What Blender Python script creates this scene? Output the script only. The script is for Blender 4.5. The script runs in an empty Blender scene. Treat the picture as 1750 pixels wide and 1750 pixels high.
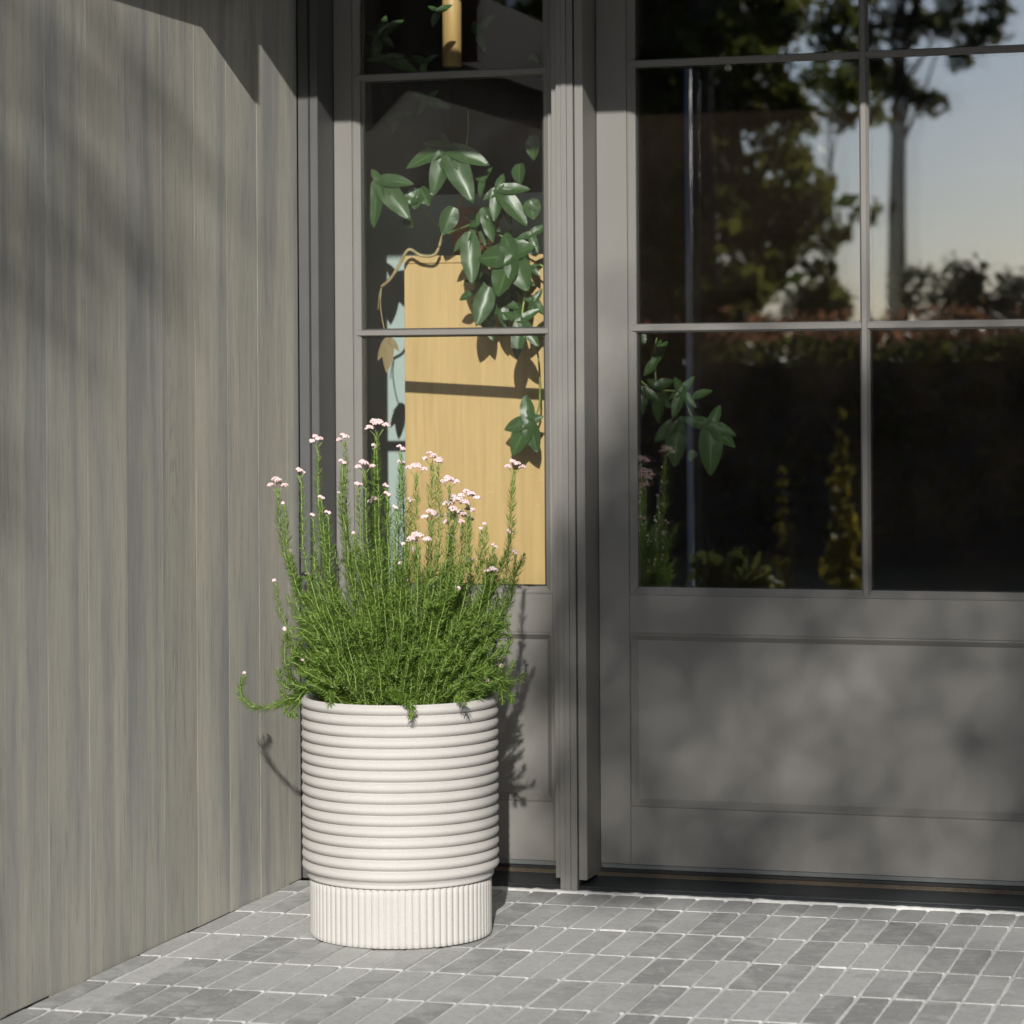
import bpy, bmesh, math, random
import numpy as np
from mathutils import Vector, Matrix

S = bpy.context.scene
COL = S.collection
R = math.radians

# ------------------------------------------------------------------ camera, sky, sun, exposure
F_PX, YAW, ROLL, CX, CY, H = 4795.0, 0.29480, -0.00623, 875.0, 660.7, 1.2
CAM = np.array([2.4951, -6.4095, H])
FF = np.array([-math.sin(YAW), math.cos(YAW), 0.0])
R0 = np.array([math.cos(YAW), math.sin(YAW), 0.0])
UP = np.array([0, 0, 1.0])
RR = R0 * math.cos(ROLL) + UP * math.sin(ROLL)
UU = UP * math.cos(ROLL) - R0 * math.sin(ROLL)

cam_d = bpy.data.cameras.new('camera')
cam = bpy.data.objects.new('camera', cam_d)
COL.objects.link(cam)
cam_d.sensor_width = 36
cam_d.lens = 36 * F_PX / 1750
cam_d.shift_y = (CY - 875) / 1750
cam_d.clip_start = 0.1
cam_d.clip_end = 2000
m = Matrix(((RR[0], UU[0], -FF[0], CAM[0]), (RR[1], UU[1], -FF[1], CAM[1]), (RR[2], UU[2], -FF[2], CAM[2]), (0, 0, 0, 1)))
cam.matrix_world = m
cam_d.dof.use_dof = True
cam_d.dof.focus_distance = 6.25
cam_d.dof.aperture_fstop = 4.5
S.camera = cam

SUN_EL, SUN_AZ = R(23.5), R(15.0)          # azimuth measured from -Y towards +X
world = bpy.data.worlds.new('World')
S.world = world
world.use_nodes = True
wn = world.node_tree.nodes
sky = wn.new('ShaderNodeTexSky')
sky.sky_type = 'NISHITA'
sky.sun_disc = False
sky.sun_elevation = SUN_EL
sky.sun_rotation = R(180) - SUN_AZ
sky.dust_density = 1.2
sky.air_density = 0.8
sky.ozone_density = 4.5
bg = wn['Background']
bg.inputs['Strength'].default_value = 0.092
world.node_tree.links.new(sky.outputs[0], bg.inputs['Color'])

sun_d = bpy.data.lights.new('sun', 'SUN')
sun = bpy.data.objects.new('sun', sun_d)
COL.objects.link(sun)
sun_d.energy = 5.0
sun_d.angle = R(0.53)
sun_d.color = (1.0, 0.955, 0.89)
to_sun = Vector((math.sin(SUN_AZ) * math.cos(SUN_EL), -math.cos(SUN_AZ) * math.cos(SUN_EL), math.sin(SUN_EL)))
sun.rotation_euler = to_sun.to_track_quat('Z', 'Y').to_euler()
sun.location = (6, -10, 12)

S.view_settings.view_transform = 'Standard'
S.view_settings.look = 'None'
S.view_settings.gamma = 1.0
S.view_settings.exposure = 0.12
S.cycles.use_denoising = True
S.cycles.max_bounces = 7
S.cycles.diffuse_bounces = 3
S.cycles.glossy_bounces = 3
S.cycles.transmission_bounces = 3
S.cycles.use_adaptive_sampling = True
S.cycles.adaptive_threshold = 0.02
S.cycles.transparent_max_bounces = 16
S.cycles.sample_clamp_indirect = 6.0

rng = random.Random(7)
nr = np.random.default_rng(7)

# ------------------------------------------------------------------ pixel helpers (a pixel is a direction; depth comes from a plane)
def ray(px, py): return FF + (px - CX) / F_PX * RR - (py - CY) / F_PX * UU
def onY(px, py, y):
    d = ray(px, py); return CAM + d * (y - CAM[1]) / d[1]
def onX(px, py, x):
    d = ray(px, py); return CAM + d * (x - CAM[0]) / d[0]
def behind(px, py, y):                     # a thing seen mirrored in the glazing (glass plane y = 0.13) that stands at depth y < 0
    p = onY(px, py, 0.26 - y); return np.array([p[0], y, p[2]])

# ------------------------------------------------------------------ materials
def mat(name):
    mm = bpy.data.materials.new(name); mm.use_nodes = True
    nt = mm.node_tree; b = nt.nodes['Principled BSDF']
    return mm, nt, b
def N(nt, t, **kw):
    n = nt.nodes.new(t)
    for k, v in kw.items(): setattr(n, k, v)
    return n
def ramp(nt, fac, stops):
    r = N(nt, 'ShaderNodeValToRGB'); e = r.color_ramp.elements
    while len(e) < len(stops): e.new(0.5)
    for i, (p, c) in enumerate(stops):
        e[i].position = p; e[i].color = (*c, 1) if len(c) == 3 else c
    nt.links.new(fac, r.inputs[0]); return r.outputs[0]
def coords(nt, scale=(1, 1, 1), rnd=None, space='Object'):
    tc = N(nt, 'ShaderNodeTexCoord'); mp = N(nt, 'ShaderNodeMapping'); mp.inputs['Scale'].default_value = scale
    nt.links.new(tc.outputs[space], mp.inputs[0])
    if rnd is not None:
        oi = N(nt, 'ShaderNodeObjectInfo'); ml = N(nt, 'ShaderNodeVectorMath', operation='SCALE'); ml.inputs[0].default_value = rnd
        nt.links.new(oi.outputs['Random'], ml.inputs['Scale']); nt.links.new(ml.outputs[0], mp.inputs['Location'])
    return mp.outputs[0]
def noise(nt, vec, scale, detail=4, rough=0.55, dist=0.0):
    n = N(nt, 'ShaderNodeTexNoise'); n.inputs['Scale'].default_value = scale; n.inputs['Detail'].default_value = detail
    n.inputs['Roughness'].default_value = rough; n.inputs['Distortion'].default_value = dist
    nt.links.new(vec, n.inputs['Vector']); return n.outputs['Fac']
def mixc(nt, fac, a, b, blend='MIX'):
    n = N(nt, 'ShaderNodeMix', data_type='RGBA', blend_type=blend)
    for s, v in ((0, fac), (6, a), (7, b)):
        if hasattr(v, 'is_linked') or hasattr(v, 'links'): nt.links.new(v, n.inputs[s])
        elif s == 0: n.inputs[0].default_value = v
        else: n.inputs[s].default_value = (*v, 1)
    return n.outputs[2]
def maprange(nt, v, a, b, c, d):
    n = N(nt, 'ShaderNodeMapRange'); nt.links.new(v, n.inputs[0])
    for i, x in enumerate((a, b, c, d)): n.inputs[i + 1].default_value = x
    return n.outputs[0]
def bump(nt, b, h, strength, dist):
    n = N(nt, 'ShaderNodeBump'); n.inputs['Strength'].default_value = strength; n.inputs['Distance'].default_value = dist
    nt.links.new(h, n.inputs['Height']); nt.links.new(n.outputs[0], b.inputs['Normal'])
def simple(name, col, rough=0.6, var=0.12, scale=30, bmp=0.0, bscale=300, metal=0.0):
    mm, nt, b = mat(name); v = coords(nt)
    f = noise(nt, v, scale, 5)
    lo = tuple(c * (1 - var) for c in col); hi = tuple(min(1, c * (1 + var)) for c in col)
    nt.links.new(ramp(nt, f, [(0.3, lo), (0.7, hi)]), b.inputs['Base Color'])
    b.inputs['Roughness'].default_value = rough; b.inputs['Metallic'].default_value = metal
    if bmp: bump(nt, b, noise(nt, v, bscale, 3), bmp, 0.001)
    return mm

M = {}
# painted joinery: satin greige, slightly dusty
def paint():
    mm, nt, b = mat('joinery_paint'); v = coords(nt, space='Object')
    f1 = noise(nt, v, 2.3, 5); f2 = noise(nt, coords(nt, (60, 60, 3)), 4, 3)
    c = ramp(nt, f1, [(0.3, (0.163, 0.158, 0.147)), (0.7, (0.186, 0.180, 0.167))])
    c = mixc(nt, maprange(nt, f2, 0.55, 0.8, 0, 0.25), c, (0.215, 0.208, 0.193))
    nt.links.new(c, b.inputs['Base Color'])
    nt.links.new(maprange(nt, f1, 0.3, 0.7, 0.5, 0.62), b.inputs['Roughness'])
    b.inputs['Specular IOR Level'].default_value = 0.35
    bump(nt, b, noise(nt, v, 420, 3), 0.12, 0.0006)
    return mm
M['paint'] = paint()
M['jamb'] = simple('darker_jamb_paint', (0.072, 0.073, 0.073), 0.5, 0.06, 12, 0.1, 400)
def wood_wall():
    mm, nt, b = mat('weathered_stained_wood')
    v = coords(nt, (1, 1, 1), rnd=(3.1, 7.7, 19.3))
    def sc(x, y, z):
        mp = N(nt, 'ShaderNodeMapping'); mp.inputs['Scale'].default_value = (x, y, z); nt.links.new(v, mp.inputs[0]); return mp.outputs[0]
    broad = noise(nt, sc(8, 9, 0.55), 1.0, 4, 0.5, 0.6)
    mid = noise(nt, sc(30, 34, 2.2), 1.0, 5, 0.62, 1.2)
    fine = noise(nt, sc(150, 190, 7.5), 1.0, 7, 0.74, 0.8)
    wv = N(nt, 'ShaderNodeTexWave', wave_type='RINGS', rings_direction='X'); nt.links.new(sc(1, 5.5, 0.42), wv.inputs[0])
    wv.inputs['Scale'].default_value = 9.0; wv.inputs['Distortion'].default_value = 5.0; wv.inputs['Detail'].default_value = 4; wv.inputs['Detail Scale'].default_value = 1.0; wv.inputs['Detail Roughness'].default_value = 0.6
    gate = maprange(nt, noise(nt, sc(4, 5, 0.8), 1.0, 2), 0.46, 0.56, 0.0, 1.0)
    c = ramp(nt, broad, [(0.34, (0.238, 0.243, 0.240)), (0.48, (0.328, 0.322, 0.283)), (0.66, (0.392, 0.377, 0.322))])
    c = mixc(nt, maprange(nt, mid, 0.34, 0.52, 0.42, 0.0), c, (0.225, 0.228, 0.228))
    mg = N(nt, 'ShaderNodeMath', operation='MULTIPLY'); nt.links.new(maprange(nt, wv.outputs['Fac'], 0.6, 0.95, 0.0, 0.42), mg.inputs[0]); nt.links.new(gate, mg.inputs[1])
    c = mixc(nt, mg.outputs[0], c, (0.15, 0.145, 0.135))
    c = mixc(nt, maprange(nt, fine, 0.37, 0.47, 0.6, 0.0), c, (0.155, 0.153, 0.147))
    c = mixc(nt, maprange(nt, fine, 0.54, 0.68, 0.0, 0.32), c, (0.47, 0.45, 0.40))
    oi = N(nt, 'ShaderNodeObjectInfo'); hs = N(nt, 'ShaderNodeHueSaturation')
    nt.links.new(maprange(nt, oi.outputs['Random'], 0, 1, 1.14, 1.36), hs.inputs['Value']); nt.links.new(c, hs.inputs['Color'])
    nt.links.new(hs.outputs[0], b.inputs['Base Color'])
    b.inputs['Roughness'].default_value = 0.6; b.inputs['Specular IOR Level'].default_value = 0.3
    bump(nt, b, fine, 0.18, 0.001)
    return mm
M['wood_wall'] = wood_wall()
def tile():
    mm, nt, b = mat('grey_brick_tile'); v = coords(nt, (1, 1, 1), rnd=(13, 29, 5))
    big = noise(nt, v, 9, 5, 0.6, 0.4); mid = noise(nt, v, 60, 6, 0.7)
    mp = N(nt, 'ShaderNodeMapping'); mp.inputs['Scale'].default_value = (20, 80, 20); nt.links.new(v, mp.inputs[0])
    st = noise(nt, mp.outputs[0], 1.3, 4, 0.6, 0.6)
    oi = N(nt, 'ShaderNodeObjectInfo')
    c0 = ramp(nt, oi.outputs['Random'], [(0.0, (0.275, 0.278, 0.274)), (0.5, (0.385, 0.388, 0.381)), (1.0, (0.49, 0.494, 0.488))])
    c = mixc(nt, maprange(nt, big, 0.46, 0.70, 0, 0.8), c0, (0.50, 0.505, 0.50))
    c = mixc(nt, maprange(nt, st, 0.55, 0.8, 0, 0.35), c, (0.54, 0.54, 0.53))
    c = mixc(nt, maprange(nt, mid, 0.25, 0.5, 0.45, 0), c, (0.21, 0.21, 0.20))
    sm = noise(nt, v, 28, 7, 0.68, 1.2)
    c = mixc(nt, maprange(nt, sm, 0.52, 0.70, 0, 0.55), c, (0.56, 0.565, 0.56))
    c = mixc(nt, maprange(nt, sm, 0.30, 0.44, 0.35, 0), c, (0.19, 0.19, 0.185))
    gr = noise(nt, v, 380, 3, 0.7)
    c = mixc(nt, maprange(nt, gr, 0.32, 0.48, 0.5, 0), c, (0.16, 0.16, 0.155))
    nt.links.new(c, b.inputs['Base Color']); b.inputs['Roughness'].default_value = 0.72
    b.inputs['Specular IOR Level'].default_value = 0.3
    bump(nt, b, mid, 0.35, 0.0012)
    return mm
M['tile'] = tile()
M['grout'] = simple('pale_grout', (0.60, 0.61, 0.61), 0.9, 0.16, 55, 0.4, 500)
M['sealant'] = simple('white_sealant', (0.66, 0.66, 0.64), 0.8, 0.12, 60, 0.3, 300)
def stone():
    mm, nt, b = mat('off_white_cast_stone'); v = coords(nt)
    sp = noise(nt, v, 420, 2, 0.6); bg_ = noise(nt, v, 5, 4)
    c = ramp(nt, bg_, [(0.3, (0.435, 0.420, 0.400)), (0.7, (0.475, 0.460, 0.440))])
    c = mixc(nt, maprange(nt, sp, 0.30, 0.45, 0.3, 0), c, (0.36, 0.345, 0.32))
    c = mixc(nt, maprange(nt, sp, 0.58, 0.72, 0, 0.3), c, (0.66, 0.645, 0.62))
    nt.links.new(c, b.inputs['Base Color']); b.inputs['Roughness'].default_value = 0.78
    b.inputs['Specular IOR Level'].default_value = 0.25
    bump(nt, b, sp, 0.25, 0.0008)
    return mm
M['stone'] = stone()
M['soil'] = simple('dark_soil', (0.035, 0.027, 0.02), 0.95, 0.4, 80, 0.8, 120)
M['sill'] = simple('black_bronze_sill', (0.022, 0.026, 0.028), 0.42, 0.3, 25, 0.2, 400)
M['rubber'] = simple('black_rubber', (0.012, 0.012, 0.012), 0.6, 0.2)
M['sweep'] = simple('grey_metal_sweep', (0.11, 0.12, 0.12), 0.45, 0.15)
M['brass'] = simple('tarnished_weatherstrip', (0.075, 0.058, 0.038), 0.5, 0.3, 90)
M['spacer'] = simple('glazing_spacer', (0.02, 0.022, 0.022), 0.5, 0.1)
M['room_brown'] = simple('dark_brown_wall', (0.060, 0.042, 0.032), 0.8, 0.15, 3)
M['room_floor'] = simple('dark_walnut_floor', (0.055, 0.038, 0.026), 0.5, 0.3, 8)
M['room_ceiling'] = simple('dim_ceiling', (0.10, 0.095, 0.085), 0.9, 0.05)
M['aqua'] = simple('pale_aqua_plaster', (0.34, 0.42, 0.40), 0.75, 0.04, 6)
M['render'] = simple('grey_facade_render', (0.25, 0.24, 0.23), 0.85, 0.1, 6, 0.2, 120)
M['bark'] = simple('dark_bark', (0.055, 0.045, 0.037), 0.9, 0.35, 18, 0.6, 40)
M['steel'] = simple('brushed_steel', (0.55, 0.56, 0.57), 0.38, 0.08, 12, metal=0.85)
M['terracotta'] = simple('terracotta', (0.34, 0.13, 0.075), 0.8, 0.15, 14)
M['lawn'] = simple('dull_lawn', (0.06, 0.075, 0.028), 0.95, 0.35, 3)
def light_wood(name, a, b_, sc):
    mm, nt, b = mat(name); v = coords(nt, sc)
    f = noise(nt, v, 2.2, 5, 0.55, 0.8); g = noise(nt, coords(nt, (sc[0] * 6, sc[1] * 6, sc[2] * 1.5)), 3, 4)
    c = ramp(nt, f, [(0.3, a), (0.7, b_)])
    c = mixc(nt, maprange(nt, g, 0.3, 0.5, 0.35, 0), c, tuple(x * 0.72 for x in a))
    nt.links.new(c, b.inputs['Base Color']); b.inputs['Roughness'].default_value = 0.45
    return mm
M['ash'] = light_wood('honey_ash_wood', (0.40, 0.262, 0.095), (0.50, 0.345, 0.138), (26, 26, 1.2))
def glass(name, tint, refl, dust):
    mm, nt, b = mat(name); nt.nodes.remove(b); out = nt.nodes['Material Output']
    tr = N(nt, 'ShaderNodeBsdfTransparent'); tr.inputs[0].default_value = (*tint, 1)
    gl = N(nt, 'ShaderNodeBsdfGlossy'); gl.inputs['Roughness'].default_value = 0.0; gl.inputs['Color'].default_value = (*[min(1, t + .04) for t in tint], 1)
    lw = N(nt, 'ShaderNodeLayerWeight'); pw = N(nt, 'ShaderNodeMath', operation='POWER'); pw.inputs[1].default_value = 5
    nt.links.new(lw.outputs['Facing'], pw.inputs[0])
    fac = maprange(nt, pw.outputs[0], 0, 1, refl, 1.0)
    mx = N(nt, 'ShaderNodeMixShader'); nt.links.new(fac, mx.inputs[0]); nt.links.new(tr.outputs[0], mx.inputs[1]); nt.links.new(gl.outputs[0], mx.inputs[2])
    df = N(nt, 'ShaderNodeBsdfDiffuse'); df.inputs[0].default_value = (0.50, 0.37, 0.27, 1)
    v = coords(nt); dn = noise(nt, v, 6, 6, 0.6); sp = noise(nt, v, 260, 2, 0.5)
    a = maprange(nt, dn, 0.35, 0.75, dust * 0.6, dust * 1.3)
    a2 = maprange(nt, sp, 0.70, 0.74, 0.0, dust * 2.5)
    ad = N(nt, 'ShaderNodeMath', operation='ADD'); nt.links.new(a, ad.inputs[0]); nt.links.new(a2, ad.inputs[1])
    m2 = N(nt, 'ShaderNodeMixShader'); nt.links.new(ad.outputs[0], m2.inputs[0]); nt.links.new(mx.outputs[0], m2.inputs[1]); nt.links.new(df.outputs[0], m2.inputs[2])
    nt.links.new(m2.outputs[0], out.inputs[0])
    return mm
M['glass'] = glass('clear_glass', (0.985, 0.992, 0.988), 0.190, 0.009)
M['glass_in'] = glass('inner_coated_glass', (0.965, 0.982, 0.97), 0.042, 0.0)
M['glass_side'] = glass('clear_sidelight_glass', (0.985, 0.992, 0.988), 0.030, 0.004)
M['glass_side_in'] = glass('clear_sidelight_inner_glass', (0.985, 0.990, 0.987), 0.012, 0.0)
def leafmat(name, dark, light, rough=0.45, transl=0.25, vein=False):
    mm, nt, b = mat(name); out = nt.nodes['Material Output']
    g = N(nt, 'ShaderNodeNewGeometry')
    c = ramp(nt, g.outputs['Random Per Island'], [(0.0, dark), (1.0, light)])
    if vein:
        uv = N(nt, 'ShaderNodeUVMap'); sx = N(nt, 'ShaderNodeSeparateXYZ'); nt.links.new(uv.outputs[0], sx.inputs[0])
        ab = N(nt, 'ShaderNodeMath', operation='ABSOLUTE'); nt.links.new(sx.outputs['X'], ab.inputs[0])
        c = mixc(nt, maprange(nt, ab.outputs[0], 0.02, 0.10, 0.6, 0), c, tuple(min(1, x * 2.6) for x in light))
    nt.links.new(c, b.inputs['Base Color']); b.inputs['Roughness'].default_value = rough
    b.inputs['Specular IOR Level'].default_value = 0.45
    tl = N(nt, 'ShaderNodeBsdfTranslucent'); hs = N(nt, 'ShaderNodeHueSaturation'); hs.inputs['Value'].default_value = 1.5
    nt.links.new(c, hs.inputs['Color']); nt.links.new(hs.outputs[0], tl.inputs[0])
    mx = N(nt, 'ShaderNodeMixShader'); mx.inputs[0].default_value = transl
    nt.links.new(b.outputs[0], mx.inputs[1]); nt.links.new(tl.outputs[0], mx.inputs[2]); nt.links.new(mx.outputs[0], out.inputs[0])
    return mm
M['needle'] = leafmat('shrub_needles', (0.055, 0.120, 0.014), (0.215, 0.325, 0.055), 0.5, 0.25)
M['needle_dry'] = leafmat('dry_needles', (0.09, 0.07, 0.025), (0.19, 0.15, 0.06), 0.7, 0.15)
M['stem'] = simple('green_stem', (0.22, 0.31, 0.085), 0.6, 0.2, 60)
M['stem_dry'] = simple('brown_stem', (0.16, 0.11, 0.05), 0.8, 0.2, 60)
M['bud'] = leafmat('pink_white_buds', (0.84, 0.79, 0.76), (0.82, 0.50, 0.54), 0.6, 0.15)
M['philo'] = leafmat('philodendron_leaf', (0.026, 0.064, 0.020), (0.050, 0.100, 0.032), 0.36, 0.2, True)
M['philo_young'] = leafmat('young_philodendron_leaf', (0.052, 0.115, 0.032), (0.075, 0.145, 0.042), 0.4, 0.15, True)
M['vine'] = simple('pale_vine', (0.30, 0.24, 0.12), 0.6, 0.2, 40)
M['dried'] = leafmat('dried_leaf', (0.20, 0.15, 0.07), (0.28, 0.22, 0.11), 0.8, 0.2)
M['fol_dark'] = leafmat('dark_evergreen_foliage', (0.035, 0.055, 0.012), (0.12, 0.125, 0.025), 0.5, 0.45)
M['fol_mid'] = leafmat('broadleaf_foliage', (0.06, 0.09, 0.02), (0.16, 0.16, 0.04), 0.5, 0.45)
M['fol_grey'] = leafmat('grey_green_foliage', (0.07, 0.08, 0.04), (0.13, 0.14, 0.07), 0.6, 0.3)
M['fol_red'] = leafmat('russet_hedge_foliage', (0.09, 0.06, 0.03), (0.24, 0.11, 0.06), 0.5, 0.45)
M['fol_yellow'] = leafmat('golden_foliage', (0.20, 0.17, 0.015), (0.34, 0.27, 0.03), 0.5, 0.45)

# ------------------------------------------------------------------ mesh helpers
def put(name, me, parent=None, material=None, smooth=False):
    o = bpy.data.objects.new(name, me); COL.objects.link(o)
    if material is not None:
        me.materials.clear(); me.materials.append(material)
    if smooth: me.polygons.foreach_set('use_smooth', [True] * len(me.polygons))
    if parent is not None: o.parent = parent
    return o
def pyd(name, verts, faces, material, parent=None, smooth=False):
    me = bpy.data.meshes.new(name); me.from_pydata([tuple(map(float, v)) for v in verts], [], faces); me.update()
    return put(name, me, parent, material, smooth)
def npmesh(name, verts, tris, material, parent=None, smooth=False):
    me = bpy.data.meshes.new(name); nv, nt_ = len(verts), len(tris)
    me.vertices.add(nv); me.vertices.foreach_set('co', np.asarray(verts, np.float32).ravel())
    me.loops.add(nt_ * 3); me.loops.foreach_set('vertex_index', np.asarray(tris, np.int32).ravel())
    me.polygons.add(nt_); me.polygons.foreach_set('loop_start', np.arange(0, nt_ * 3, 3, dtype=np.int32))
    me.update(calc_edges=True); me.validate()
    return put(name, me, parent, material, smooth)
def thing(name, label, cat, loc=(0, 0, 0), group=None):
    o = bpy.data.objects.new(name, None); COL.objects.link(o); o.location = loc; o.empty_display_size = 0.1
    o['label'] = label; o['category'] = cat
    if group: o['group'] = group
    return o
def tag(o, label, cat, group=None):
    o['label'] = label; o['category'] = cat
    if group: o['group'] = group
    return o
def boxmesh(name, x0, x1, y0, y1, z0, z1, bev=0.0, seg=1):
    bm = bmesh.new()
    bmesh.ops.create_cube(bm, size=1)
    for v in bm.verts: v.co = Vector(((x0 + x1) / 2 + v.co.x * (x1 - x0), (y0 + y1) / 2 + v.co.y * (y1 - y0), (z0 + z1) / 2 + v.co.z * (z1 - z0)))
    if bev > 0: bmesh.ops.bevel(bm, geom=bm.edges[:], offset=bev, segments=seg, affect='EDGES', profile=0.5)
    me = bpy.data.meshes.new(name); bm.to_mesh(me); bm.free(); return me
def box(name, x0, x1, y0, y1, z0, z1, material, parent=None, bev=0.0, seg=1):
    return put(name, boxmesh(name, x0, x1, y0, y1, z0, z1, bev, seg), parent, material)
def prism(name, prof, axis, a, b, material, parent=None, smooth=False):
    # prof: list of 2-D points; axis 'x': (y,z) profile swept from x=a to b; 'z': (x,y) profile swept in z
    n = len(prof); vs = []
    for t in (a, b):
        for p in prof: vs.append((t, p[0], p[1]) if axis == 'x' else (p[0], p[1], t))
    fs = [tuple(range(n))[::-1], tuple(range(n, 2 * n))] + [(i, (i + 1) % n, n + (i + 1) % n, n + i) for i in range(n)]
    o = pyd(name, vs, fs, material, parent)
    bm = bmesh.new(); bm.from_mesh(o.data); bmesh.ops.recalc_face_normals(bm, faces=bm.faces[:]); bm.to_mesh(o.data); bm.free()
    return o
def ring_frame(name, x0, x1, z0, z1, prof, material, parent=None):
    # mitred moulding round a rectangle; prof: list of (inset, y) from the outer edge inwards, closed at the back
    n = len(prof); vs = []; fs = []
    for (ins, y) in prof:
        vs += [(x0 + ins, y, z0 + ins), (x1 - ins, y, z0 + ins), (x1 - ins, y, z1 - ins), (x0 + ins, y, z1 - ins)]
    for i in range(n):
        j = (i + 1) % n
        for k in range(4): fs.append((i * 4 + k, i * 4 + (k + 1) % 4, j * 4 + (k + 1) % 4, j * 4 + k))
    o = pyd(name, vs, fs, material, parent)
    bm = bmesh.new(); bm.from_mesh(o.data); bmesh.ops.recalc_face_normals(bm, faces=bm.faces[:]); bm.to_mesh(o.data); bm.free()
    return o
def tube_arrays(path, radii, sides=6):
    path = np.asarray(path, float); n = len(path)
    t = np.gradient(path, axis=0); t /= np.linalg.norm(t, axis=1)[:, None] + 1e-9
    ref = np.array([0.31, 0.17, 0.93]); u = np.cross(t, ref); u /= np.linalg.norm(u, axis=1)[:, None] + 1e-9; w = np.cross(t, u)
    ang = np.arange(sides) * 2 * math.pi / sides
    rad = np.broadcast_to(np.asarray(radii, float), (n,))
    V = path[:, None, :] + rad[:, None, None] * (np.cos(ang)[None, :, None] * u[:, None, :] + np.sin(ang)[None, :, None] * w[:, None, :])
    V = V.reshape(-1, 3); T = []
    for i in range(n - 1):
        for k in range(sides):
            a, b = i * sides + k, i * sides + (k + 1) % sides; c, d = a + sides, b + sides
            T += [(a, b, d), (a, d, c)]
    for base in (0, (n - 1) * sides):
        for k in range(1, sides - 1): T.append((base, base + k, base + k + 1))
    return V, np.array(T)
def catmull(pts, n):
    P = np.asarray(pts, float); P = np.vstack([2 * P[0] - P[1], P, 2 * P[-1] - P[-2]]); m_ = len(P) - 3; out = []
    for s in np.linspace(0, m_ - 1e-6, n):
        i = int(s); t = s - i; a, b, c, d = P[i:i + 4]
        out.append(0.5 * (2 * b + (c - a) * t + (2 * a - 5 * b + 4 * c - d) * t * t + (3 * b - a - 3 * c + d) * t ** 3))
    return np.array(out)

# ------------------------------------------------------------------ ground and paving
g = pyd('ground', [(-400, -400, -0.08), (400, -400, -0.08), (400, 400, -0.08), (-400, 400, -0.08)], [(0, 1, 2, 3)], M['lawn']); g['kind'] = 'structure'
TW, TL, RY0 = 0.0673, 0.262, -0.165            # tile pitch across, along, first cross joint
patio = box('patio_paving', 0.0, 4.6, -7.6, -0.004, -0.10, -0.0035, M['grout']); patio['kind'] = 'structure'
def tilemesh(i, w, l):
    r = random.Random(100 + i); bm = bmesh.new(); n = 7
    top = []; bot = []
    pts = []
    def edge(p, q, k):
        for s in range(k):
            t = s / k; pts.append((p[0] + (q[0] - p[0]) * t + r.gauss(0, 0.0005), p[1] + (q[1] - p[1]) * t + r.gauss(0, 0.0005)))
    a, b = w / 2, l / 2; k = 0.003
    edge((-a + k, -b), (a - k, -b), 3); edge((a, -b + k), (a, b - k), n); edge((a - k, b), (-a + k, b), 3); edge((-a, b - k), (-a, -b + k), n)
    tv = [bm.verts.new((x * 0.972, y * 0.993, 0.0)) for x, y in pts]; mv = [bm.verts.new((x, y, -0.0016)) for x, y in pts]; bv = [bm.verts.new((x, y, -0.02)) for x, y in pts]
    bm.faces.new(tv); N_ = len(pts)
    for i_ in range(N_):
        j = (i_ + 1) % N_
        bm.faces.new((mv[i_], mv[j], tv[j], tv[i_])); bm.faces.new((bv[i_], bv[j], mv[j], mv[i_]))
    me = bpy.data.meshes.new('tile'); bm.to_mesh(me); bm.free(); me.materials.append(M['tile']); return me
TM = [tilemesh(i, TW - 0.0072, TL - 0.0052) for i in range(9)]
THALF = [tilemesh(20 + i, TW - 0.0072, 0.165 - 0.018) for i in range(4)]
TCUT = [tilemesh(40 + i, 0.049, TL - 0.0065) for i in range(3)]; TCUTH = [tilemesh(50, 0.049, 0.165 - 0.019)]
X0T = 0.5290 % TW - TW                          # a long joint falls on x = 0.529
slots = []
for r_ in range(0, 29):
    yc = (RY0 + 0.0) / 2 - 0.004 if r_ == 0 else RY0 - (r_ - 0.5) * TL
    for c_ in range(0, 70):
        xc = X0T + (c_ + 0.5) * TW
        if xc < 0.02 or xc > 4.55: continue
        slots.append((r_, xc, yc))
slots.sort(key=lambda s: (s[1] - 0.95) ** 2 * 0.85 + (s[2] + 0.75) ** 2)
sv, st, off = [], [], 0
for k, (r_, xc, yc) in enumerate(slots):
    cut = xc < 0.03
    if cut: xc = 0.0275
    me = rng.choice((TCUTH if r_ == 0 else TCUT) if cut else (THALF if r_ == 0 else TM))
    dx, dy, dz, rz = rng.gauss(0, 0.0007), rng.gauss(0, 0.0008), rng.uniform(-0.0012, 0.0006), rng.gauss(0, 0.002)
    if k < 300:
        o = bpy.data.objects.new('tile', me); COL.objects.link(o); o.parent = patio
        o.location = (xc + dx, yc + dy, dz); o.rotation_euler = (rng.gauss(0, 0.002), rng.gauss(0, 0.003), rz + (math.pi if rng.random() < .5 else 0))
    else:
        a, b = (TW - 0.0085) / 2, ((TL - 0.0065) if r_ else 0.146) / 2
        for sx, sy, z in ((-1, -1, 0), (1, -1, 0), (1, 1, 0), (-1, 1, 0), (-1, -1, -.02), (1, -1, -.02), (1, 1, -.02), (-1, 1, -.02)):
            sv.append((xc + dx + sx * a, yc + dy + sy * b, z + dz))
        st += [tuple(off + q for q in f) for f in ((0, 1, 2, 3), (0, 4, 5, 1), (1, 5, 6, 2), (2, 6, 7, 3), (3, 7, 4, 0))]; off += 8
o = pyd('tile_field', sv, st, M['tile'], patio); o['kind'] = 'stuff'

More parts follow.
